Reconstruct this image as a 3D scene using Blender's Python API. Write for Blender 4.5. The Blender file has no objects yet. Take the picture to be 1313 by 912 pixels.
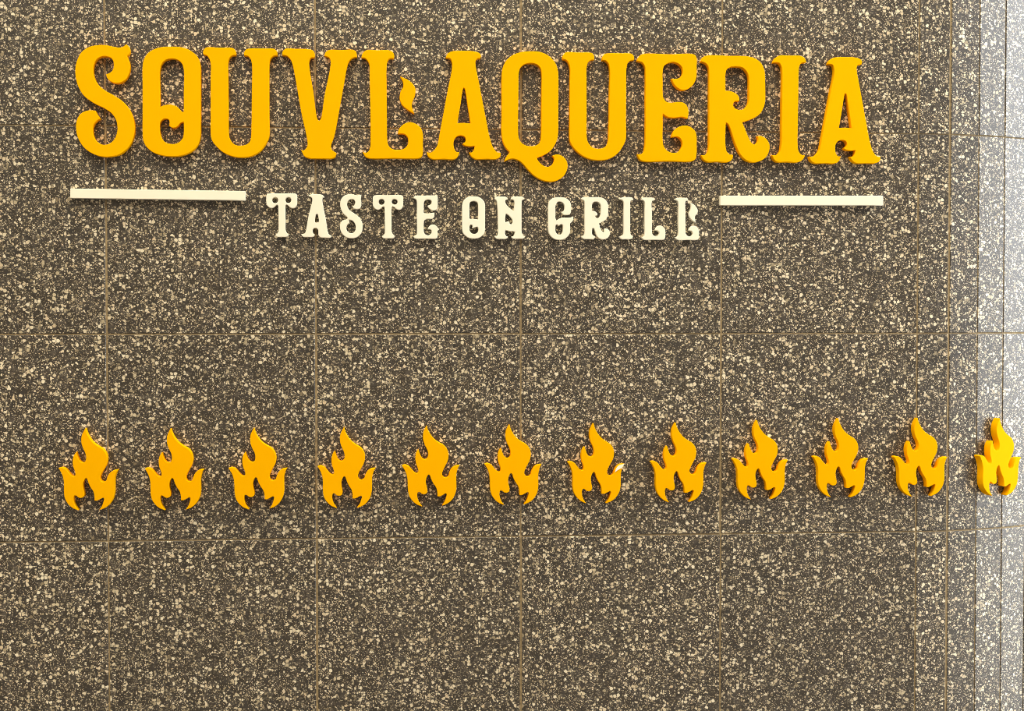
import bpy, math, random
from mathutils import Vector, Matrix

# ------------------------------------------------------------------ camera, world, lights, exposure
scene = bpy.context.scene
COL = scene.collection
ZJ = 1.55                      # world height of the joint that runs between the lettering and the flames
F_PX, CX, CY = 1926.45, 656.5, 456.0
YAW, PITCH = 0.0787075, -0.0266803
CAM = Vector((0.825682, -4.417693, ZJ + 0.054243))
_f = Vector((math.sin(YAW) * math.cos(PITCH), math.cos(YAW) * math.cos(PITCH), math.sin(PITCH)))
_r = Vector((math.cos(YAW), -math.sin(YAW), 0.0))
_u = _r.cross(_f)
cam_data = bpy.data.cameras.new('camera')
cam_data.sensor_fit = 'HORIZONTAL'
cam_data.sensor_width = 36.0
cam_data.lens = 36.0 * F_PX / 1313.0
cam_data.clip_start = 0.05
cam = bpy.data.objects.new('camera', cam_data)
COL.objects.link(cam)
m = Matrix((_r, _u, -_f)).transposed().to_4x4()
m.translation = CAM
cam.matrix_world = m
scene.camera = cam

world = bpy.data.worlds.new('world')
scene.world = world
world.use_nodes = True
wbg = world.node_tree.nodes['Background']
wbg.inputs['Color'].default_value = (0.92, 0.96, 1.0, 1)
wbg.inputs['Strength'].default_value = 7.0

# the wide warm luminous ceiling of the hall, high above
ld = bpy.data.lights.new('luminous_ceiling', 'AREA')
ld.shape = 'RECTANGLE'
ld.size, ld.size_y = 13.0, 7.0
ld.energy = 1580.0
ld.color = (1.0, 0.88, 0.66)
lo = bpy.data.objects.new('luminous_ceiling', ld)
COL.objects.link(lo)
lo.location = (-1.0, -4.3, 7.9)
# sampling portal in the daylight gap beside the added blocker wall (gives off no light of its own)
pd = bpy.data.lights.new('daylight_portal', 'AREA')
pd.shape = 'RECTANGLE'
pd.size, pd.size_y = 8.0, 6.1
pd.cycles.is_portal = True
po = bpy.data.objects.new('daylight_portal', pd)
COL.objects.link(po)
po.location = (5.72, 0.95, 4.0)
po.rotation_euler = (0, math.pi / 2, 0)

vs = scene.view_settings
vs.view_transform = 'Standard'
vs.look = 'None'
vs.gamma = 1.0
vs.use_curve_mapping = False
vs.exposure = 0.0
scene.cycles.use_denoising = True
scene.cycles.denoising_prefilter = 'NONE'
scene.cycles.max_bounces = 5
scene.cycles.filter_width = 0.95

# ------------------------------------------------------------------ helpers
def ray(x, y):
    return (_f * F_PX + _r * (x - CX) - _u * (y - CY)).normalized()

def at(x, y, Y):
    d = ray(x, y)
    return CAM + d * ((Y - CAM.y) / d.y)

def project(p):
    d = p - CAM
    z = d.dot(_f)
    return CX + F_PX * d.dot(_r) / z, CY - F_PX * d.dot(_u) / z

def tag(o, label=None, cat=None, group=None, kind=None):
    if label: o['label'] = label
    if cat: o['category'] = cat
    if group: o['group'] = group
    if kind: o['kind'] = kind
    return o

def link_mesh(name, mesh, mat=None, parent=None, loc=(0, 0, 0), rz=0.0):
    o = bpy.data.objects.new(name, mesh)
    COL.objects.link(o)
    if mat and not mesh.materials:
        mesh.materials.append(mat)
    o.location = loc
    o.rotation_euler = (0, 0, rz)
    if parent: o.parent = parent
    return o

def mesh_from(name, verts, faces, mat=None):
    me = bpy.data.meshes.new(name)
    me.from_pydata([tuple(v) for v in verts], [], faces)
    me.update()
    if mat: me.materials.append(mat)
    return me

# ------------------------------------------------------------------ materials
class NT:
    def __init__(self, name):
        self.mat = bpy.data.materials.new(name)
        self.mat.use_nodes = True
        self.t = self.mat.node_tree
        self.b = self.t.nodes['Principled BSDF']
    def n(self, typ, **kw):
        nd = self.t.nodes.new(typ)
        for k, v in kw.items(): setattr(nd, k, v)
        return nd
    def l(self, a, b): self.t.links.new(a, b)
    def math(self, op, a, b=None, clamp=False):
        nd = self.n('ShaderNodeMath', operation=op)
        nd.use_clamp = clamp
        for i, v in enumerate((a, b)):
            if v is None: continue
            if isinstance(v, (int, float)): nd.inputs[i].default_value = v
            else: self.l(v, nd.inputs[i])
        return nd.outputs[0]
    def mix(self, fac, a, b):
        nd = self.n('ShaderNodeMix', data_type='RGBA')
        for s, v in ((nd.inputs[0], fac), (nd.inputs[6], a), (nd.inputs[7], b)):
            if isinstance(v, (int, float)): s.default_value = v
            elif isinstance(v, tuple): s.default_value = (*v, 1)
            else: self.l(v, s)
        return nd.outputs[2]
    def ramp(self, fac, stops, interp='LINEAR'):
        nd = self.n('ShaderNodeValToRGB')
        cr = nd.color_ramp
        cr.interpolation = interp
        while len(cr.elements) < len(stops): cr.elements.new(0.5)
        for e, (p, c) in zip(cr.elements, stops):
            e.position = p
            e.color = (*c, 1)
        self.l(fac, nd.inputs[0])
        return nd.outputs[0]

def terrazzo_material():
    T = NT('terrazzo')
    tc = T.n('ShaderNodeTexCoord')
    oi = T.n('ShaderNodeObjectInfo')
    off = T.n('ShaderNodeVectorMath', operation='MULTIPLY_ADD')
    cmb = T.n('ShaderNodeCombineXYZ')
    for i in range(3): T.l(oi.outputs['Random'], cmb.inputs[i])
    T.l(cmb.outputs[0], off.inputs[0])
    off.inputs[1].default_value = (37.0, 53.0, 71.0)
    sx = T.n('ShaderNodeSeparateXYZ')
    T.l(tc.outputs['Object'], sx.inputs[0])
    xz = T.n('ShaderNodeCombineXYZ')
    T.l(sx.outputs[0], xz.inputs[0])
    T.l(sx.outputs[2], xz.inputs[1])
    T.l(sx.outputs[1], xz.inputs[2])
    T.l(xz.outputs[0], off.inputs[2])
    base = off.outputs[0]
    # small wobble so that chips are not pure polygons
    nz = T.n('ShaderNodeTexNoise')
    nz.inputs['Scale'].default_value = 260.0
    nz.inputs['Detail'].default_value = 1.0
    T.l(base, nz.inputs['Vector'])
    wob = T.n('ShaderNodeVectorMath', operation='MULTIPLY_ADD')
    T.l(nz.outputs['Color'], wob.inputs[0])
    wob.inputs[1].default_value = (0.0011, 0.0011, 0.0)
    T.l(base, wob.inputs[2])
    P = wob.outputs[0]
    def voro(scale, edge, keep, shift):
        sh = T.n('ShaderNodeVectorMath', operation='ADD')
        T.l(P, sh.inputs[0]); sh.inputs[1].default_value = shift
        v1 = T.n('ShaderNodeTexVoronoi', voronoi_dimensions='2D', feature='F1')
        v1.inputs['Scale'].default_value = scale
        v1.inputs['Randomness'].default_value = 1.0
        T.l(sh.outputs[0], v1.inputs['Vector'])
        v2 = T.n('ShaderNodeTexVoronoi', voronoi_dimensions='2D', feature='DISTANCE_TO_EDGE')
        v2.inputs['Scale'].default_value = scale
        v2.inputs['Randomness'].default_value = 1.0
        T.l(sh.outputs[0], v2.inputs['Vector'])
        sep = T.n('ShaderNodeSeparateColor')
        T.l(v1.outputs['Color'], sep.inputs[0])
        inside = T.math('MULTIPLY', T.math('GREATER_THAN', v2.outputs['Distance'], edge), T.math('LESS_THAN', v1.outputs['Distance'], 0.50))
        pick = T.math('LESS_THAN', sep.outputs[0], keep)
        return T.math('MULTIPLY', inside, pick), sep.outputs[1], sep.outputs[2]
    # cement matrix with dark aggregate
    mD, r1, r2 = voro(66.0, 0.04, 0.7, (3.1, 1.7, 0.4))
    n2 = T.n('ShaderNodeTexNoise')
    n2.inputs['Scale'].default_value = 420.0
    n2.inputs['Detail'].default_value = 2.0
    T.l(base, n2.inputs['Vector'])
    cement = T.ramp(n2.outputs['Fac'], [(0.3, (0.010, 0.0075, 0.0045)), (0.55, (0.034, 0.027, 0.019)), (0.78, (0.13, 0.105, 0.075))])
    dark = T.ramp(r1, [(0.0, (0.020, 0.0170, 0.0150)), (0.5, (0.040, 0.0345, 0.030)), (1.0, (0.080, 0.068, 0.055))])
    col = T.mix(mD, cement, dark)
    cream = [(0.0, (0.20, 0.16, 0.10)), (0.13, (0.38, 0.32, 0.21)), (0.4, (0.66, 0.57, 0.40)), (0.75, (0.85, 0.79, 0.63)), (1.0, (0.64, 0.52, 0.35))]
    for scale, edge, keep, shift in ((430.0, 0.13, 0.17, (0.3, 0.9, 2.2)), (250.0, 0.12, 0.13, (7.3, 2.9, 5.2)), (150.0, 0.11, 0.14, (1.3, 8.9, 4.2)), (94.0, 0.09, 0.135, (5.3, 4.9, 9.2))):
        mk, ra, rb = voro(scale, edge, keep, shift)
        col = T.mix(mk, col, T.ramp(ra, cream))
    # every slab a touch lighter or darker than its neighbour
    hsv = T.n('ShaderNodeHueSaturation')
    T.l(col, hsv.inputs['Color'])
    T.l(T.math('MULTIPLY_ADD', oi.outputs['Random'], 0.16), hsv.inputs['Value'])
    hsv.inputs['Value'].links[0].from_node.inputs[2].default_value = 0.92
    T.l(hsv.outputs[0], T.b.inputs['Base Color'])
    T.b.inputs['Roughness'].default_value = 0.4
    T.b.inputs['Specular IOR Level'].default_value = 0.9
    return T.mat

def plain_material(name, col, rough, var=0.05, scale=40.0, spec=0.5, bump=0.0):
    T = NT(name)
    tc = T.n('ShaderNodeTexCoord')
    nz = T.n('ShaderNodeTexNoise')
    nz.inputs['Scale'].default_value = scale
    nz.inputs['Detail'].default_value = 3.0
    T.l(tc.outputs['Object'], nz.inputs['Vector'])
    lo = tuple(max(0, c * (1 - var)) for c in col)
    hi = tuple(min(1, c * (1 + var)) for c in col)
    T.l(T.ramp(nz.outputs['Fac'], [(0.3, lo), (0.7, hi)]), T.b.inputs['Base Color'])
    T.b.inputs['Roughness'].default_value = rough
    T.b.inputs['Specular IOR Level'].default_value = spec
    if bump:
        bp = T.n('ShaderNodeBump')
        bp.inputs['Strength'].default_value = bump
        bp.inputs['Distance'].default_value = 0.002
        T.l(nz.outputs['Fac'], bp.inputs['Height'])
        T.l(bp.outputs[0], T.b.inputs['Normal'])
    return T.mat

M_TERR = terrazzo_material()
M_GROUT = plain_material('tan_grout', (0.34, 0.265, 0.16), 0.9, 0.3, 90.0, 0.2, 0.3)
M_YEL = plain_material('yellow_paint', (0.93, 0.455, 0.0002), 0.7, 0.012, 12.0, 0.02)
M_CREAM = plain_material('cream_paint', (0.90, 0.87, 0.74), 0.6, 0.012, 14.0, 0.15)
M_PALE = plain_material('pale_patch', (0.97, 0.94, 0.78), 0.45, 0.02, 60.0, 0.5)
M_PLASTER = plain_material('warm_plaster', (0.13, 0.108, 0.083), 0.9, 0.06, 3.0)
M_PAVING = plain_material('unseen_paving', (0.15, 0.13, 0.11), 0.85, 0.15, 6.0)

# ------------------------------------------------------------------ the setting: terrazzo-clad wall turning into a curved end
S = 0.6
PROUD = 0.0028                 # how far the slabs stand in front of the grout
GV, GH = 0.0060, 0.0048        # joint widths
H_WALL = 3.45
ROWS = [(-ZJ, -2 * S), (-2 * S, -S), (-S, 0.0), (0.0, S), (S, 2 * S), (2 * S, H_WALL - ZJ)]
X_LEFT = -3 * S

def slab_mesh(w, h, b=0.0011):
    """face in the XZ plane looking to -Y, arrises bevelled, back at y=PROUD"""
    hw, hh = w / 2, h / 2
    v = []
    for (a, c, y) in ((hw - b, hh - b, 0.0), (hw, hh, b), (hw, hh, PROUD + 0.002)):
        v += [(-a, y, -c), (a, y, -c), (a, y, c), (-a, y, c)]
    f = [(0, 1, 2, 3)]
    for k in (0, 4):
        for i in range(4):
            j = (i + 1) % 4
            f.append((k + i, k + 4 + i, k + 4 + j, k + j))
    return mesh_from('slab', v, f, M_TERR)

def box_mesh(name, x0, x1, y0, y1, z0, z1, mat):
    v = [(x, y, z) for x in (x0, x1) for y in (y0, y1) for z in (z0, z1)]
    f = [(0, 1, 3, 2), (4, 6, 7, 5), (0, 4, 5, 1), (2, 3, 7, 6), (0, 2, 6, 4), (1, 5, 7, 3)]
    return mesh_from(name, v, f, mat)

wall = link_mesh('wall_front', box_mesh('wall_front', X_LEFT, 4 * S, PROUD, 0.3, 0.0, H_WALL, M_GROUT))
tag(wall, 'flat wall clad in square dark terrazzo slabs with tan joints', None, None, 'structure')
rng = random.Random(4)
cache = {}
def joint(z):                  # the joint behind the large letters is tighter than the rest
    return 0.0038 if abs(z - S) < 1e-6 else GH
def slab(w, z0, z1, b, parent, x, y, rz=0.0):
    lo, hi = z0 + joint(z0) / 2, z1 - joint(z1) / 2
    key = (round(w, 4), round(hi - lo, 4))
    if key not in cache: cache[key] = slab_mesh(w, hi - lo, b)
    return link_mesh('tile', cache[key], None, parent, (x, y, ZJ + (lo + hi) / 2 + rng.uniform(-.0004, .0004)), rz)
for c in range(-3, 4):
    for (z0, z1) in ROWS:
        slab(S - GV, z0, z1, 0.0011, wall, (c + 0.5) * S + rng.uniform(-.0008, .0008), rng.uniform(-.0005, .0005))

# curved end: narrow upright strips, each turned a little further
W_STRIP = 0.1
ANG = [5, 12, 19, 24.5] + [31 + 7 * k for k in range(9)]
pts = [Vector((4 * S, 0.0))]
for a in ANG:
    a = math.radians(a)
    pts.append(pts[-1] + Vector((math.cos(a), math.sin(a))) * W_STRIP)
# backing prism, set back by PROUD
inner = []
for i, p in enumerate(pts):
    a = math.radians(ANG[min(i, len(ANG) - 1)] - (3.5 if 0 < i < len(ANG) else 0))
    inner.append(p + Vector((-math.sin(a), math.cos(a))) * PROUD)
inner[0] = Vector((4 * S, PROUD))
ring = inner + [Vector((inner[-1].x - 0.3, inner[-1].y)), Vector((4 * S, 0.3))]
n = len(ring)
vv = [(p.x, p.y, 0.0) for p in ring] + [(p.x, p.y, H_WALL) for p in ring]
ff = [(i, (i + 1) % n, n + (i + 1) % n, n + i) for i in range(n)] + [tuple(range(n - 1, -1, -1)), tuple(range(n, 2 * n))]
wcurve = link_mesh('wall_right', mesh_from('wall_right', vv, ff, M_GROUT))
tag(wcurve, 'rounded wall end clad in narrow upright terrazzo strips', None, None, 'structure')
for k, a in enumerate(ANG):
    ar = math.radians(a)
    mid = (pts[k] + pts[k + 1]) / 2
    w, sh = W_STRIP - 0.0034, 0.0
    if k in (0, 1):            # a wider grouted joint between the first two strips
        w -= 0.0022
        sh = -0.0011 if k == 0 else 0.0011
    for (z0, z1) in ROWS:
        dd = rng.uniform(-.0006, .0006)
        slab(w, z0, z1, 0.0009, wcurve, mid.x + math.cos(ar) * sh - math.sin(ar) * dd, mid.y + math.sin(ar) * sh + math.cos(ar) * dd, ar)

# the hall the wall stands in: paving, ceiling and the plain wall across, open to daylight on the right
fl = link_mesh('floor', box_mesh('floor', -9, 4.0, -9.5, 3.0, -0.2, 0.0, M_PAVING))
pv = link_mesh('unseen_paving', box_mesh('unseen_paving', 4.0, 40, -40, 40, -0.2, 0.0, plain_material('pale_bounce_ground', (0.68, 0.66, 0.62), 0.9, 0.08, 2.0)))  # unseen pale ground, added to brighten what the curved strips reflect
tag(pv, 'unseen pale paving on the right, added to brighten reflections', None, None, 'structure')
tag(fl, 'grey brown paving of the hall', None, None, 'structure')
ce = link_mesh('ceiling', box_mesh('ceiling', -9, 6.0, -9.2, 0.3, 8.0, 8.2, M_PLASTER))
tag(ce, 'plain high ceiling of the hall', None, None, 'structure')
wu = link_mesh('wall_upper', box_mesh('wall_upper', -9, 4 * S, 0.0, 0.3, H_WALL, 8.0, M_PLASTER))
tag(wu, 'plain plaster wall above the terrazzo cladding', None, None, 'structure')
wb = link_mesh('wall_back', box_mesh('wall_back', -9, 6.0, -9.5, -9.2, 0.0, 8.2, M_PLASTER))
tag(wb, 'plain plaster wall across the hall', None, None, 'structure')
wl = link_mesh('wall_left', box_mesh('wall_left', -9.3, -9, -9.5, 0.3, 0.0, 8.2, M_PLASTER))
tag(wl, 'plain plaster wall closing the hall', None, None, 'structure')

ws = link_mesh('daylight_blocker', box_mesh('daylight_blocker', 5.7, 6.0, -9.2, -2.1, 0.0, 8.0, M_PLASTER))  # added unseen wall that keeps daylight off most of the flat wall
tag(ws, 'unseen wall added to hold daylight to the right end', None, None, 'structure')

# ------------------------------------------------------------------ outlines
def smooth(points, step=0.0022):
    """points: (x, y) smooth or (x, y, 1) corner -> closed polyline; Catmull-Rom between corners"""
    n = len(points)
    P = [Vector(p[:2]) for p in points]
    C = [len(p) > 2 for p in points]
    out = []
    for i in range(n):
        p0, p1, p2, p3 = P[i - 1], P[i], P[(i + 1) % n], P[(i + 2) % n]
        if C[i]: p0 = p1 - (p2 - p1)
        if C[(i + 1) % n]: p3 = p2 + (p2 - p1)
        L = (p2 - p1).length
        k = max(1, min(14, int(L / step)))
        t0, t1 = 0.0, max((p1 - p0).length, 1e-9) ** 0.5
        t2 = t1 + max(L, 1e-9) ** 0.5
        t3 = t2 + max((p3 - p2).length, 1e-9) ** 0.5
        for j in range(k):
            t = t1 + (t2 - t1) * j / k
            a1 = p0 * ((t1 - t) / (t1 - t0)) + p1 * ((t - t0) / (t1 - t0))
            a2 = p1 * ((t2 - t) / (t2 - t1)) + p2 * ((t - t1) / (t2 - t1))
            a3 = p2 * ((t3 - t) / (t3 - t2)) + p3 * ((t - t2) / (t3 - t2))
            b1 = a1 * ((t2 - t) / (t2 - t0)) + a2 * ((t - t0) / (t2 - t0))
            b2 = a2 * ((t3 - t) / (t3 - t1)) + a3 * ((t - t1) / (t3 - t1))
            out.append(b1 * ((t2 - t) / (t2 - t1)) + b2 * ((t - t1) / (t2 - t1)))
    return out

def plate_mesh(name, contours, thick, mat, bevel=0.0011):
    """closed 2-D contours (x right, y up) -> plate whose back lies at y=0 and front at y=-thick (faces -Y)"""
    cu = bpy.data.curves.new(name, 'CURVE')
    cu.dimensions = '2D'
    cu.fill_mode = 'BOTH'
    cu.extrude = thick / 2 - bevel
    cu.bevel_depth = bevel
    cu.bevel_resolution = 1
    cu.offset = -bevel
    for c in contours:
        sp = cu.splines.new('POLY')
        sp.points.add(len(c) - 1)
        for q, p in zip(sp.points, c): q.co = (p[0], p[1], 0, 1)
        sp.use_cyclic_u = True
    tmp = bpy.data.objects.new(name, cu)
    COL.objects.link(tmp)
    dg = bpy.context.evaluated_depsgraph_get()
    me = bpy.data.meshes.new_from_object(tmp.evaluated_get(dg))
    bpy.data.objects.remove(tmp)
    bpy.data.curves.remove(cu)
    me.name = name
    me.transform(Matrix.Translation((0, -thick / 2, 0)) @ Matrix.Rotation(math.pi / 2, 4, 'X'))
    me.materials.clear()
    me.materials.append(mat)
    return me

def px_contour(raw, ox, oy, k, thick):
    """crop coordinates -> wall-plane metres on the plate's front face"""
    out = []
    for p in raw:
        w = at(ox + p[0] / k, oy + p[1] / k, -thick)
        out.append((w.x, w.z) + tuple(p[2:]))
    return out

T_BIG, T_SMALL, T_FLAME = 0.025, 0.018, 0.026

def build_plate(name, mesh_name, raws, crop, thick, mat):
    """one letter: returns (object, 2-D world contours)"""
    cs = [smooth(px_contour(r, *crop, thick)) for r in raws]
    xs = [p.x for c in cs for p in c]
    ys = [p.y for c in cs for p in c]
    bx, bz = (min(xs) + max(xs)) / 2, min(ys)
    loc = [[(p.x - bx, p.y - bz) for p in c] for c in cs]
    me = plate_mesh(mesh_name, loc, thick, mat)
    return link_mesh(name, me, None, None, (bx, 0.0, bz)), (min(xs), max(xs), min(ys), max(ys))

# --- large yellow word
C1, C2, C3, C4, C5, C6 = (80, 40, 5.065), (260, 40, 5.065), (440, 50, 5.068), (620, 50, 4.8), (800, 50, 5.065), (960, 50, 5.068)
G = {}
G['S'] = (C1, [[(412, 86, 1), (425, 93), (436, 125), (430, 150), (418, 160, 1), (425, 180), (436, 215), (436, 250), (425, 290), (395, 325), (350, 338), (310, 325), (290, 303), (283, 280, 1), (303, 273), (324, 256), (333, 230), (330, 195), (312, 172), (275, 162), (235, 172), (207, 205), (198, 250), (205, 300), (225, 340), (270, 380), (330, 415), (390, 455), (435, 510), (460, 570), (468, 630), (460, 690), (430, 750), (380, 795), (320, 813), (250, 813), (185, 790), (135, 750), (100, 690), (88, 630), (95, 575), (120, 535), (165, 515), (212, 515, 1), (225, 540), (246, 568, 1), (225, 580), (203, 605), (195, 640), (200, 680), (220, 715), (260, 737), (300, 733), (335, 705), (353, 665), (357, 620), (347, 575), (320, 535), (270, 500), (200, 465), (140, 420), (105, 365), (88, 310), (83, 250), (95, 190), (125, 135), (175, 102), (230, 90), (280, 90), (330, 100), (370, 106), (395, 100)]])
G['O'] = (C1, [[(520, 550), (520, 350), (520, 230), (527, 190), (548, 150), (585, 122), (635, 105), (710, 100), (780, 106), (835, 128), (878, 168), (895, 220), (897, 300), (897, 450), (897, 600), (894, 690), (875, 745), (830, 785), (770, 808), (700, 813), (640, 805), (585, 785), (545, 750), (525, 710), (520, 650)],
    [(632, 400), (632, 250), (645, 210), (670, 187), (710, 178), (750, 187), (775, 210), (788, 250), (788, 400), (788, 520, 1), (777, 525), (760, 505), (735, 485), (690, 477), (650, 485), (632, 495, 1)],
    [(632, 600), (645, 578), (665, 568), (688, 573), (696, 592), (693, 615, 1), (715, 628), (745, 620), (765, 597), (788, 590, 1), (788, 660), (783, 690), (765, 715), (740, 730), (710, 733), (675, 725), (650, 705), (635, 670)]])
U_RAW = [[(20, 107), (110, 107), (198, 111), (212, 128), (214, 155, 1), (190, 158), (172, 175), (163, 205), (163, 300), (165, 500), (168, 680), (175, 700), (193, 725), (215, 740), (245, 744), (280, 738), (303, 720), (312, 695), (316, 600), (318, 400), (318, 210), (308, 178), (290, 160), (268, 158, 1), (268, 140), (282, 118), (310, 112), (390, 112), (463, 115), (480, 130), (484, 156, 1), (460, 160), (440, 178), (432, 210), (430, 300), (430, 550), (430, 680), (420, 710), (400, 745), (365, 785), (310, 813), (250, 820), (190, 812), (130, 785), (85, 745), (60, 710), (52, 680), (51, 550), (51, 300), (51, 210), (42, 180), (25, 157), (2, 150, 1), (2, 130)]]
G['U'] = (C2, U_RAW)
G['V'] = (C2, [[(515, 155, 1), (518, 133), (540, 113), (600, 114), (690, 117), (715, 125), (727, 148), (723, 172, 1), (702, 173), (690, 198), (692, 240), (715, 380), (744, 570), (755, 582), (766, 570), (790, 420), (825, 250), (830, 195), (820, 172), (805, 165), (790, 160, 1), (795, 140), (820, 122), (900, 122), (978, 121), (996, 135), (1003, 167, 1), (975, 172), (950, 195), (938, 225), (905, 400), (852, 680), (831, 740), (834, 765), (846, 777), (868, 792, 1), (857, 818), (835, 827), (760, 827), (690, 825), (660, 812), (637, 770, 1), (652, 775), (669, 764), (680, 740), (675, 690), (640, 530), (600, 300), (582, 215), (570, 185), (545, 160)]])
L_RAW = [[(118, 122, 1), (125, 95), (150, 73), (225, 73), (298, 73), (322, 85), (332, 108), (328, 125, 1), (300, 127), (287, 145), (282, 180), (282, 300), (284, 500), (285, 620), (288, 670), (300, 700), (325, 717), (370, 720), (400, 710), (420, 685), (423, 655), (415, 632), (395, 617), (355, 615, 1), (361, 590), (385, 560), (430, 540), (475, 553), (505, 580), (518, 615), (518, 680), (518, 740), (510, 765), (490, 775), (330, 775), (170, 775), (145, 765), (126, 733, 1), (147, 740), (165, 730), (175, 705), (178, 640), (176, 450), (172, 250), (170, 165), (158, 140), (140, 124)]]
G['L'] = (C3, L_RAW)
G['LF'] = (C3, [[(370, 243, 1), (420, 265), (455, 295), (470, 330), (465, 370), (450, 405), (447, 440), (463, 486, 1), (420, 460), (385, 430), (368, 390), (372, 345), (390, 310), (388, 275)]])
G['A'] = (C3, [[(666, 122, 1), (675, 100), (700, 82), (785, 77), (870, 84), (895, 103), (893, 125, 1), (870, 128), (860, 145), (862, 180), (880, 270), (930, 530), (955, 650), (975, 705), (1000, 735), (1025, 740, 1), (1020, 765), (995, 780), (930, 780), (860, 780), (835, 765), (818, 737, 1), (837, 737), (849, 720), (855, 695, 1), (820, 698), (790, 692), (775, 681, 1), (791, 670), (797, 655), (790, 636), (765, 627), (740, 633), (722, 655), (717, 690), (725, 720), (738, 735), (755, 735, 1), (748, 760), (725, 780), (650, 780), (580, 780), (555, 765), (543, 736, 1), (570, 738), (595, 718), (612, 690), (630, 600), (680, 330), (708, 185), (706, 150), (696, 128)],
    [(780, 322), (785, 317), (790, 322), (810, 436), (828, 550, 1), (785, 545), (742, 547, 1), (761, 436)]])
G['Q'] = (C4, [[(112, 480), (112, 350), (112, 240), (117, 185), (135, 140), (170, 105), (220, 83), (290, 75), (350, 80), (400, 103), (440, 145), (457, 190), (461, 230), (461, 350), (460, 470), (457, 600), (445, 640), (415, 685), (375, 713), (328, 732, 1), (337, 750), (357, 772), (388, 787), (415, 780), (432, 757), (435, 735), (422, 719, 1), (455, 710), (490, 725), (513, 755), (517, 790), (500, 835), (465, 865), (415, 878), (360, 868), (310, 840), (270, 800), (240, 765), (212, 745), (180, 737), (150, 743), (128, 755, 1), (137, 730), (161, 697, 1), (135, 665), (118, 625), (111, 570)],
    [(214, 400), (215, 290), (218, 205), (232, 170), (260, 152), (292, 148), (325, 155), (350, 178), (358, 215), (358, 300), (357, 450), (355, 600), (350, 630), (330, 652), (300, 660), (265, 657), (235, 640), (217, 610), (213, 560)]])
G['E'] = (C5, [[(86, 142, 1), (97, 115), (122, 98), (300, 99), (455, 100), (472, 122), (473, 180), (472, 240), (460, 280), (435, 312), (390, 332), (355, 322), (327, 295), (310, 257, 1), (337, 259), (366, 249), (382, 222), (378, 186), (358, 163), (325, 150), (290, 155), (262, 175), (252, 210), (252, 280), (252, 350), (257, 383), (275, 407), (305, 414), (350, 409), (385, 413), (410, 435), (420, 470), (415, 516, 1), (380, 506), (330, 511), (290, 508), (268, 497), (252, 485, 1), (252, 560), (252, 660), (260, 700), (285, 728), (320, 740), (350, 735), (372, 710), (380, 680), (370, 650), (348, 634), (310, 638, 1), (320, 605), (345, 577), (390, 562), (430, 570), (460, 595), (472, 630), (473, 690), (472, 752), (465, 780), (445, 793), (290, 793), (122, 793), (102, 780), (87, 748, 1), (110, 748), (128, 735), (137, 700), (141, 600), (141, 400), (141, 220), (137, 180), (120, 153)]])
G['R'] = (C5, [[(501, 145, 1), (512, 120), (540, 107), (680, 109), (800, 112), (850, 125), (890, 155), (912, 200), (918, 280), (919, 340), (918, 400), (908, 445), (880, 490), (830, 520), (768, 541, 1), (785, 580), (810, 640), (830, 675), (850, 686), (868, 670), (873, 650), (867, 630, 1), (898, 632), (928, 652), (946, 690), (941, 735), (915, 775), (870, 798), (830, 800), (790, 785), (757, 750), (732, 700), (707, 630), (687, 570), (675, 550), (662, 543, 1), (660, 600), (660, 690), (668, 730), (685, 748), (709, 753, 1), (706, 775), (685, 797), (610, 797), (540, 797), (517, 782), (502, 755, 1), (525, 755), (543, 740), (552, 705), (554, 600), (554, 400), (554, 220), (550, 185), (535, 160)],
    [(660, 285), (660, 230), (668, 200), (690, 183), (725, 178), (770, 186), (800, 215), (812, 250), (813, 325), (812, 400), (803, 430), (780, 455), (745, 460), (717, 446), (708, 425), (718, 408), (735, 402), (751, 404, 1), (745, 372), (720, 350), (690, 338), (660, 336, 1)]])
G['I'] = (C6, [[(160, 152, 1), (172, 125), (200, 108), (270, 108), (340, 110), (365, 125), (374, 152, 1), (345, 155), (330, 175), (325, 220), (323, 350), (320, 550), (318, 680), (325, 730), (343, 752), (366, 757, 1), (355, 780), (325, 800), (255, 799), (185, 798), (167, 785), (151, 755, 1), (180, 755), (202, 735), (212, 700), (215, 550), (218, 350), (219, 220), (214, 180), (197, 155)]])

ORD = {'S': 'first', 'O': 'second', 'U': 'third', 'V': 'fourth', 'L': 'fifth'}
def big(key, label, dx=None):
    crop, raws = G[key]
    o, ext = build_plate('sign_letter', 'letter_' + key.lower(), raws, crop, T_BIG, M_YEL)
    tag(o, label, 'letter', 'large yellow sign letters')
    return o, ext

def copy_to(o, label, loc):
    c = o.copy()
    COL.objects.link(c)
    c['label'] = label
    c.location = loc
    return c

big('S', 'large yellow letter S at the left end of the upper word')
big('O', 'large yellow letter O with a curled crossbar, next to the S')
oU, eU = big('U', 'large yellow letter U between the O and the V')
big('V', 'large yellow letter V right of the first U')
big('L', 'large yellow letter L with a curled foot, under a small flame')
oLF, _ = build_plate('flame_accent', 'flame_accent', G['LF'][1], C3, T_BIG, M_YEL)
tag(oLF, 'small yellow flame tongue above the foot of the large L', 'flame')
oA, eA = big('A', 'large yellow letter A between the L and the Q')
big('Q', 'large yellow letter Q with a sweeping tail')
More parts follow.
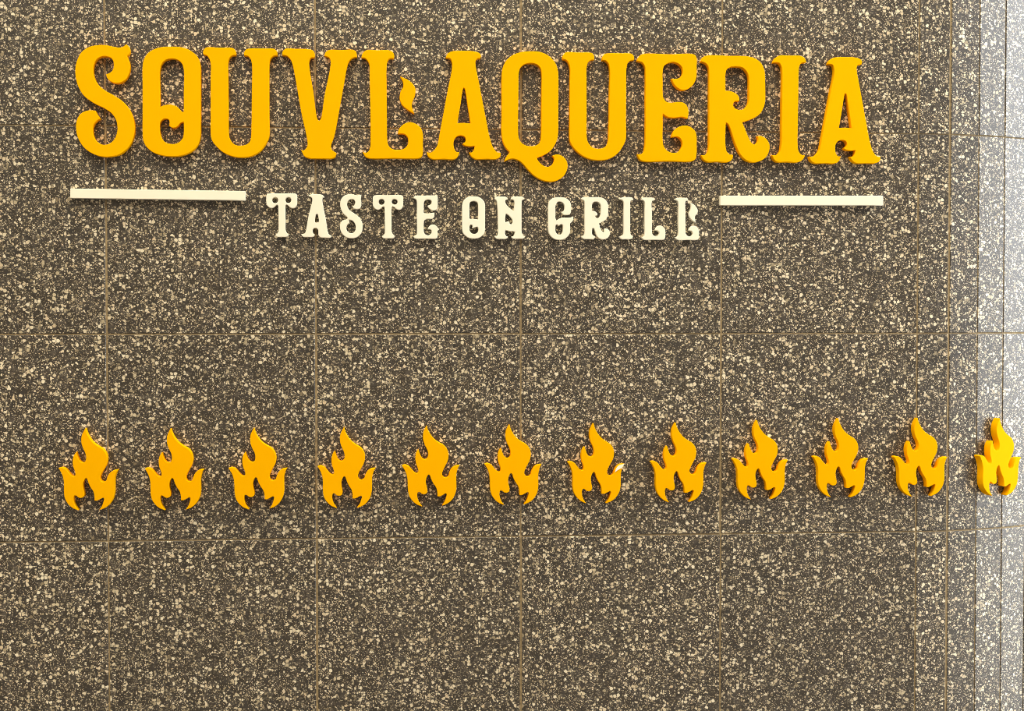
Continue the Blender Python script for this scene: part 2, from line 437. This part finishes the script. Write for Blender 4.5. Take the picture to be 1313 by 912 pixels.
# second U and second A: same castings, placed by their own left/top/bottom edges
def place_by_edges(o, ext, label, x0, x1, y1, Y):
    a, b = at(x0, y1, Y), at(x1, y1, Y)
    return copy_to(o, label, ((a.x + b.x) / 2, 0.0, (a.z + b.z) / 2))
place_by_edges(oU, eU, 'large yellow letter U between the Q and the E', 620 + 486 / 4.8, 620 + 928 / 4.8, 50 + 746 / 4.8, -T_BIG)
big('E', 'large yellow letter E between the second U and the R')
big('R', 'large yellow letter R with a curled leg, under the fourth upright joint')
big('I', 'large yellow letter I between the R and the last A')
place_by_edges(oA, eA, 'large yellow letter A at the right end of the upper word', 960 + 390 / 5.068, 960 + 861 / 5.068, 50 + 810 / 5.068, -T_BIG)

# --- small cream words
D1, D2, D3, D4, D5, D6, D7 = [(x, 240, 12.16) for x in (335, 425, 510, 585, 695, 775, 825)]
def circ(cx, cy, r, n=14): return [(cx + r * math.cos(2 * math.pi * i / n), cy + r * math.sin(2 * math.pi * i / n)) for i in range(n)]
H = {}
H['T'] = (D2, [[(648, 150), (663, 132), (690, 127), (890, 127), (1090, 127), (1112, 138), (1118, 160), (1119, 230), (1116, 290), (1103, 325), (1075, 350), (1040, 353), (1005, 335), (975, 308), (955, 300), (940, 312, 1), (938, 380), (938, 540), (940, 690), (955, 730), (987, 757, 1), (978, 785), (955, 800), (890, 800), (820, 800), (800, 790), (785, 765, 1), (815, 745), (830, 720), (833, 650), (831, 480), (828, 315, 1), (812, 302), (795, 308), (770, 335), (730, 353), (695, 345), (660, 315), (648, 290), (644, 220)],
    circ(781, 230, 47), circ(985, 228, 46)])
H['A'] = (D1, [[(735, 138, 1), (762, 118), (800, 112), (865, 112), (930, 115), (965, 130), (985, 157, 1), (957, 165), (950, 190), (955, 250), (1000, 480), (1035, 690), (1050, 730), (1092, 757, 1), (1085, 783), (1062, 792), (1000, 789), (930, 785), (905, 770), (887, 745, 1), (888, 690), (882, 660), (860, 640), (830, 638), (808, 655), (800, 690), (807, 720), (835, 740, 1), (822, 765), (800, 778), (730, 778), (662, 778), (640, 765), (622, 733, 1), (652, 733), (680, 718), (695, 680), (740, 430), (795, 210), (790, 175), (768, 153)],
    [(866, 417), (880, 427), (890, 475), (899, 530), (892, 548), (866, 555), (838, 548), (832, 530), (841, 475), (852, 427)]])
H['S'] = (D2, [[(466, 116, 1), (458, 160), (456, 190), (465, 230), (463, 280), (445, 325), (400, 342), (355, 333), (320, 300, 1), (350, 290), (368, 255), (365, 215), (340, 190), (305, 187), (265, 205), (245, 250), (250, 310), (280, 355), (340, 400), (410, 450), (460, 510), (483, 570), (485, 640), (465, 710), (420, 765), (360, 793), (290, 797), (220, 775), (165, 725), (137, 660), (132, 600), (145, 555), (175, 522), (215, 507), (241, 500), (250, 484, 1), (240, 462), (200, 430), (160, 375), (140, 310), (135, 250), (150, 190), (190, 140), (245, 115), (300, 110), (350, 118), (400, 127), (440, 122)],
    [(272, 508, 1), (310, 515), (345, 540), (370, 580), (378, 620), (372, 670), (350, 705), (310, 720), (265, 705), (236, 665), (233, 620), (250, 580), (286, 560, 1), (276, 540)]])
H['E'] = (D3, [[(243, 168, 1), (255, 145), (282, 133), (440, 132), (600, 132), (620, 143), (623, 220), (622, 310), (605, 345), (575, 362), (540, 362), (500, 340), (460, 290, 1), (495, 280), (525, 255), (528, 220), (505, 197), (470, 193), (430, 205), (410, 235), (406, 300), (405, 400, 1), (430, 410), (500, 409), (572, 396, 1), (572, 440), (560, 475), (530, 494), (480, 496), (440, 500), (415, 518), (406, 550), (405, 620), (406, 680), (415, 720), (445, 745), (485, 750), (520, 725), (530, 690), (515, 660), (463, 657, 1), (480, 625), (510, 592), (550, 582), (595, 598), (622, 630), (643, 660, 1), (622, 680), (621, 760), (612, 795), (590, 803), (440, 803), (290, 803), (262, 795), (243, 767, 1), (275, 757), (295, 735), (300, 680), (298, 450), (297, 220), (285, 190)]])
H['O'] = (D4, [[(92, 550), (92, 400), (95, 270), (105, 230), (140, 180), (200, 150), (275, 143), (340, 150), (395, 180), (435, 225), (448, 270), (450, 400), (450, 550), (448, 660), (440, 710), (410, 755), (355, 790), (275, 803), (200, 793), (140, 755), (105, 710), (95, 660)],
    [(205, 370), (206, 300), (208, 255), (225, 228), (265, 217), (305, 222), (335, 250), (342, 290), (343, 400), (342, 507, 1), (310, 500), (270, 495), (230, 497), (206, 490, 1)],
    [(207, 640), (210, 605), (228, 585), (250, 590), (256, 610), (245, 635, 1), (275, 635), (310, 622), (335, 620), (344, 640), (342, 690), (320, 718), (285, 730), (245, 722), (215, 690)]])
H['N'] = (D4, [[(597, 182, 1), (620, 153), (650, 146), (710, 147), (770, 150), (797, 168), (803, 190, 1), (776, 197), (762, 220), (770, 250), (805, 300), (895, 376, 1), (905, 300), (905, 220), (890, 195), (848, 190, 1), (860, 165), (890, 147), (955, 147), (1020, 147), (1050, 160), (1062, 187, 1), (1035, 197), (1022, 225), (1018, 400), (1018, 550), (1020, 690), (1030, 730), (1048, 755), (1072, 768, 1), (1058, 795), (1035, 803), (960, 805), (890, 805), (870, 795), (860, 770, 1), (885, 765), (902, 745), (916, 700, 1), (880, 688), (840, 691), (800, 677), (766, 670, 1), (760, 700), (765, 740), (780, 763), (806, 768, 1), (797, 795), (772, 808), (705, 808), (640, 808), (615, 795), (597, 764, 1), (625, 768), (645, 750), (652, 700), (650, 550), (648, 400), (637, 240), (625, 203)],
    [(774, 413, 1), (800, 425), (845, 465), (873, 505), (878, 553), (858, 580), (836, 575), (829, 543, 1), (800, 537), (768, 549, 1), (762, 500)]])
H['G'] = (D5, [[(275, 157), (340, 162), (395, 185), (435, 225), (450, 270), (452, 320), (450, 380), (440, 415), (418, 432), (380, 433), (340, 430), (315, 410), (302, 385, 1), (335, 375), (352, 335), (345, 275), (315, 235), (275, 222), (235, 240), (212, 290), (210, 400), (211, 490), (230, 522, 1), (255, 500), (300, 480), (380, 478), (440, 475), (488, 455, 1), (485, 510), (465, 545), (440, 565), (437, 600), (440, 680), (425, 735), (385, 785), (330, 815), (265, 823), (200, 810), (145, 775), (110, 720), (98, 660), (97, 530), (97, 400), (100, 270), (115, 220), (160, 175), (215, 159)],
    [(210, 645), (212, 600), (225, 582), (245, 585), (260, 608, 1), (280, 585), (305, 577), (324, 590), (328, 640), (322, 700), (300, 735), (265, 745), (230, 725), (211, 690)]])
H['R'] = (D5, [[(611, 187, 1), (622, 165), (648, 155), (770, 156), (890, 157), (960, 175), (1005, 215), (1028, 265), (1031, 330), (1030, 400), (1022, 450), (990, 510), (940, 545), (889, 565, 1), (902, 620), (930, 680), (955, 703), (977, 690), (973, 660), (985, 644, 1), (1022, 650), (1055, 690), (1055, 745), (1020, 795), (970, 815), (920, 812), (880, 790), (850, 750), (825, 680), (808, 642), (786, 640, 1), (780, 680), (781, 730), (796, 755), (829, 765, 1), (825, 790), (803, 812), (730, 812), (660, 810), (632, 797), (612, 768, 1), (640, 765), (660, 740), (667, 690), (666, 550), (665, 400), (665, 250), (653, 207)],
    [(778, 330), (780, 280), (788, 250), (810, 230), (850, 225), (895, 245), (917, 290), (919, 350), (917, 410), (905, 455), (880, 483), (850, 480), (828, 460), (833, 446), (862, 440, 1), (860, 410), (837, 385), (810, 375), (779, 370, 1)]])
H['I'] = (D6, [[(240, 190, 1), (256, 170), (285, 158), (345, 157), (400, 157), (435, 165), (448, 183), (445, 205, 1), (415, 210), (403, 235), (403, 400), (403, 550), (403, 690), (412, 740), (448, 766, 1), (437, 795), (405, 812), (340, 812), (270, 812), (248, 798), (234, 770, 1), (268, 765), (295, 740), (302, 690), (301, 550), (302, 400), (304, 260), (295, 220), (272, 197)]])
H['L'] = (D6, [[(570, 190, 1), (590, 173), (622, 163), (680, 163), (740, 163), (772, 172), (783, 192), (778, 207, 1), (750, 210), (738, 235), (740, 400), (740, 550), (740, 680), (746, 725), (770, 755), (810, 765), (845, 745), (855, 710), (840, 685), (789, 672, 1), (805, 635), (837, 605), (885, 602), (930, 630), (950, 675), (952, 730), (950, 780), (938, 812), (915, 822), (770, 822), (622, 822), (597, 808), (578, 778, 1), (605, 775), (625, 755), (632, 700), (630, 550), (630, 400), (630, 250), (618, 215)]])
H['LF'] = (D7, [[(733, 243, 1), (780, 265), (825, 310), (848, 360), (840, 405), (812, 445), (802, 490), (820, 549, 1), (780, 530), (735, 490), (714, 440), (714, 400), (735, 350), (745, 300)]])

def small(key, label):
    crop, raws = H[key]
    o, ext = build_plate('tagline_letter', 'tagline_' + key.lower(), raws, crop, T_SMALL, M_CREAM)
    tag(o, label, 'letter', 'small cream tagline letters')
    return o, ext

oT, eT = small('T', 'small cream letter T fourth in the word TASTE')
place_by_edges(oT, eT, 'small cream letter T at the start of the tagline', 335 + 78 / 12.16, 335 + 561 / 12.16, 240 + 779 / 12.16, -T_SMALL)
small('A', 'small cream letter A second in the word TASTE')
small('S', 'small cream letter S in the middle of the word TASTE')
small('E', 'small cream letter E at the end of the word TASTE')
small('O', 'small cream letter O starting the word ON')
small('N', 'small cream letter N ending the word ON')
small('G', 'small cream letter G starting the word GRILL')
small('R', 'small cream letter R second in the word GRILL')
small('I', 'small cream letter I in the middle of the word GRILL')
oL, eL = small('L', 'small cream letter L beside the I in GRILL')
place_by_edges(oL, eL, 'small cream letter L at the end of GRILL, with a flame tongue', 825 + 489 / 12.16, 825 + 863 / 12.16, 240 + 828 / 12.16, -T_SMALL)
oS, _ = build_plate('flame_accent', 'flame_accent_small', H['LF'][1], D7, T_SMALL, M_CREAM)
tag(oS, 'small cream flame tongue beside the last L of the tagline', 'flame')

# --- cream bars either side of the tagline
def bar(label, q):
    raws = [[(x, y, 1) for x, y in q]]
    o, _ = build_plate('sign_bar', 'sign_bar', raws, (0, 0, 1.0), 0.02, M_CREAM)
    tag(o, label, 'bar', 'cream sign bars')
bar('long cream bar left of the tagline, under S O U', [(89.9, 241.8), (314.4, 245.0), (314.4, 257.1), (89.9, 254.1)])
bar('long cream bar right of the tagline, under R I A', [(923.6, 250.9), (1132.5, 250.9), (1132.5, 263.3), (923.6, 263.3)])

# ------------------------------------------------------------------ flames
FK = (400, 540, 7.6)
FLAME = [(312, 60, 1), (320, 95), (347, 150), (387, 200), (430, 232), (475, 260), (505, 300), (517, 350), (507, 410), (481, 460), (457, 505), (447, 540), (460, 568), (485, 577), (508, 562), (521, 525), (545, 487), (575, 467), (620, 460, 1), (601, 495), (587, 550), (585, 620), (582, 690), (565, 750), (530, 800), (490, 830), (437, 850, 1), (462, 815), (478, 775), (486, 738), (478, 730), (455, 740), (420, 757), (395, 757, 1), (395, 720), (385, 672), (357, 627), (337, 582), (327, 550), (317, 540), (301, 555), (286, 600), (288, 640), (298, 690), (293, 718), (275, 730), (245, 728), (225, 712), (208, 707), (198, 725), (198, 765), (213, 810), (241, 851, 1), (190, 830), (145, 790), (116, 740), (106, 680), (106, 610), (103, 560), (88, 505), (55, 443, 1), (85, 437), (120, 450), (150, 485), (180, 517), (203, 525), (215, 510), (212, 480), (195, 430), (190, 370), (200, 325), (222, 290, 1), (236, 335), (256, 375), (285, 392), (308, 380), (318, 345), (310, 300), (285, 245), (272, 190), (277, 130), (295, 90)]
fw = smooth(px_contour(FLAME, *FK, T_FLAME))
K_PX = [(312, 60), (55, 443), (620, 460), (241, 851)]
kw = [at(FK[0] + x / FK[2], FK[1] + y / FK[2], -T_FLAME) for x, y in K_PX]
fcx, fcz = (kw[1].x + kw[2].x) / 2, min(p.y for p in fw)
ROT0 = math.radians(-1.3)          # the traced flame leans a little; straighten the model
def rot2(x, z, a): return (x * math.cos(a) - z * math.sin(a), x * math.sin(a) + z * math.cos(a))
floc = [rot2(p.x - fcx, p.y - fcz, -ROT0) for p in fw]
kloc = [rot2(p.x - fcx, p.z - fcz, -ROT0) for p in kw]
flame_me = plate_mesh('flame', [floc], T_FLAME, M_YEL)
KEY = [
    [(109.9, 549.2), (74.9, 601.4), (150.8, 602.6), (100.2, 654.0)],
    [(219.0, 549.3), (185.2, 601.6), (261.1, 602.3), (211.8, 654.0)],
    [(325.4, 549.5), (292.7, 600.9), (368.4, 600.5), (319.1, 652.8)],
    [(441.0, 547.9), (407.2, 598.3), (481.6, 600.5), (431.7, 651.9)],
    [(546.7, 545.9), (514.6, 597.2), (590.8, 596.9), (540.8, 650.1)],
    [(652.9, 544.1), (621.5, 596.0), (695.1, 596.0), (646.0, 647.4)],
    [(760.8, 542.9), (727.6, 592.9), (801.8, 595.5), (751.6, 645.5)],
    [(866.2, 540.9), (834.2, 593.0), (906.6, 594.4), (858.3, 644.6)],
    [(970.0, 537.6), (940.0, 589.4), (1011.6, 590.8), (962.8, 641.4)],
    [(1075.6, 534.9), (1043.0, 587.3), (1113.6, 588.4), (1065.2, 638.4)],
    [(1176.5, 534.6), (1147.0, 586.8), (1214.9, 586.8), (1169.5, 637.5)],
    [(1281.5, 536.6), (1259.0, 585.6), (1309.0, 585.8), (1271.0, 635.5)],
]
FL_LABEL = [
    'yellow flame ornament at the far left end of the row',
    'yellow flame ornament, second from the left end of the row',
    'yellow flame ornament, third from the left end of the row',
    'yellow flame ornament, fourth from left, just right of an upright joint',
    'yellow flame ornament, fifth from the left end of the row',
    'yellow flame ornament, sixth from left, across an upright joint',
    'yellow flame ornament with a whitish patch on its right tip',
    'yellow flame ornament, eighth from left, right of the patched one',
    'yellow flame ornament, ninth from the left end of the row',
    'yellow flame ornament, tenth from left, third from the right end',
    'yellow flame ornament across the joint where the wall starts curving, second from right',
    'bright yellow flame ornament on the curved wall at the right end, showing thick orange sides',
]
YAWS = [0.0] * 10 + [math.radians(3.0), math.radians(21.5)]
flames = []
for i, key in enumerate(KEY):
    yaw = YAWS[i]
    anchor = Vector((pts[3].x, pts[3].y, 0)) if i == 11 else (Vector((pts[0].x, pts[0].y, 0)) if i == 10 else Vector((0, 0, 0)))
    nrm = Vector((math.sin(yaw), -math.cos(yaw), 0))
    tan = Vector((math.cos(yaw), math.sin(yaw), 0))
    front = anchor + nrm * T_FLAME
    uv = []
    for (x, y) in key:                      # the four key points on this flame's own front plane
        d = ray(x, y)
        w = CAM + d * ((front - CAM).dot(nrm) / d.dot(nrm))
        uv.append(((w - anchor).dot(tan), w.z))
    mu = [sum(p[k] for p in uv) / 4 for k in (0, 1)]
    ml = [sum(p[k] for p in kloc) / 4 for k in (0, 1)]
    sn = sum((a[0] - ml[0]) * (b[1] - mu[1]) - (a[1] - ml[1]) * (b[0] - mu[0]) for a, b in zip(kloc, uv))
    cs = sum((a[0] - ml[0]) * (b[0] - mu[0]) + (a[1] - ml[1]) * (b[1] - mu[1]) for a, b in zip(kloc, uv))
    roll = math.atan2(sn, cs)
    q = rot2(ml[0], ml[1], roll)
    u, v = mu[0] - q[0], mu[1] - q[1]
    loc = anchor + tan * u
    o = link_mesh('flame_ornament', flame_me)
    o.matrix_world = Matrix.Translation((loc.x, loc.y, v)) @ Matrix.Rotation(yaw, 4, 'Z') @ Matrix.Rotation(-roll, 4, 'Y')
    tag(o, FL_LABEL[i], 'flame', 'row of yellow flame ornaments')
    flames.append(o)

# whitish patch on the right tip of the seventh flame
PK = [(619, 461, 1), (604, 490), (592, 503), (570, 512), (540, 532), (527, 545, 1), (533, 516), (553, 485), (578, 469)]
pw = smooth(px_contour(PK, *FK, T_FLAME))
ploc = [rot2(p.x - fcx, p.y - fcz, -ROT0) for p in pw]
pm = plate_mesh('whitish_patch', [ploc], 0.0012, M_PALE, 0.0003)
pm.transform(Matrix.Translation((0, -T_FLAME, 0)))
patch = link_mesh('whitish_patch', pm, None, flames[6])
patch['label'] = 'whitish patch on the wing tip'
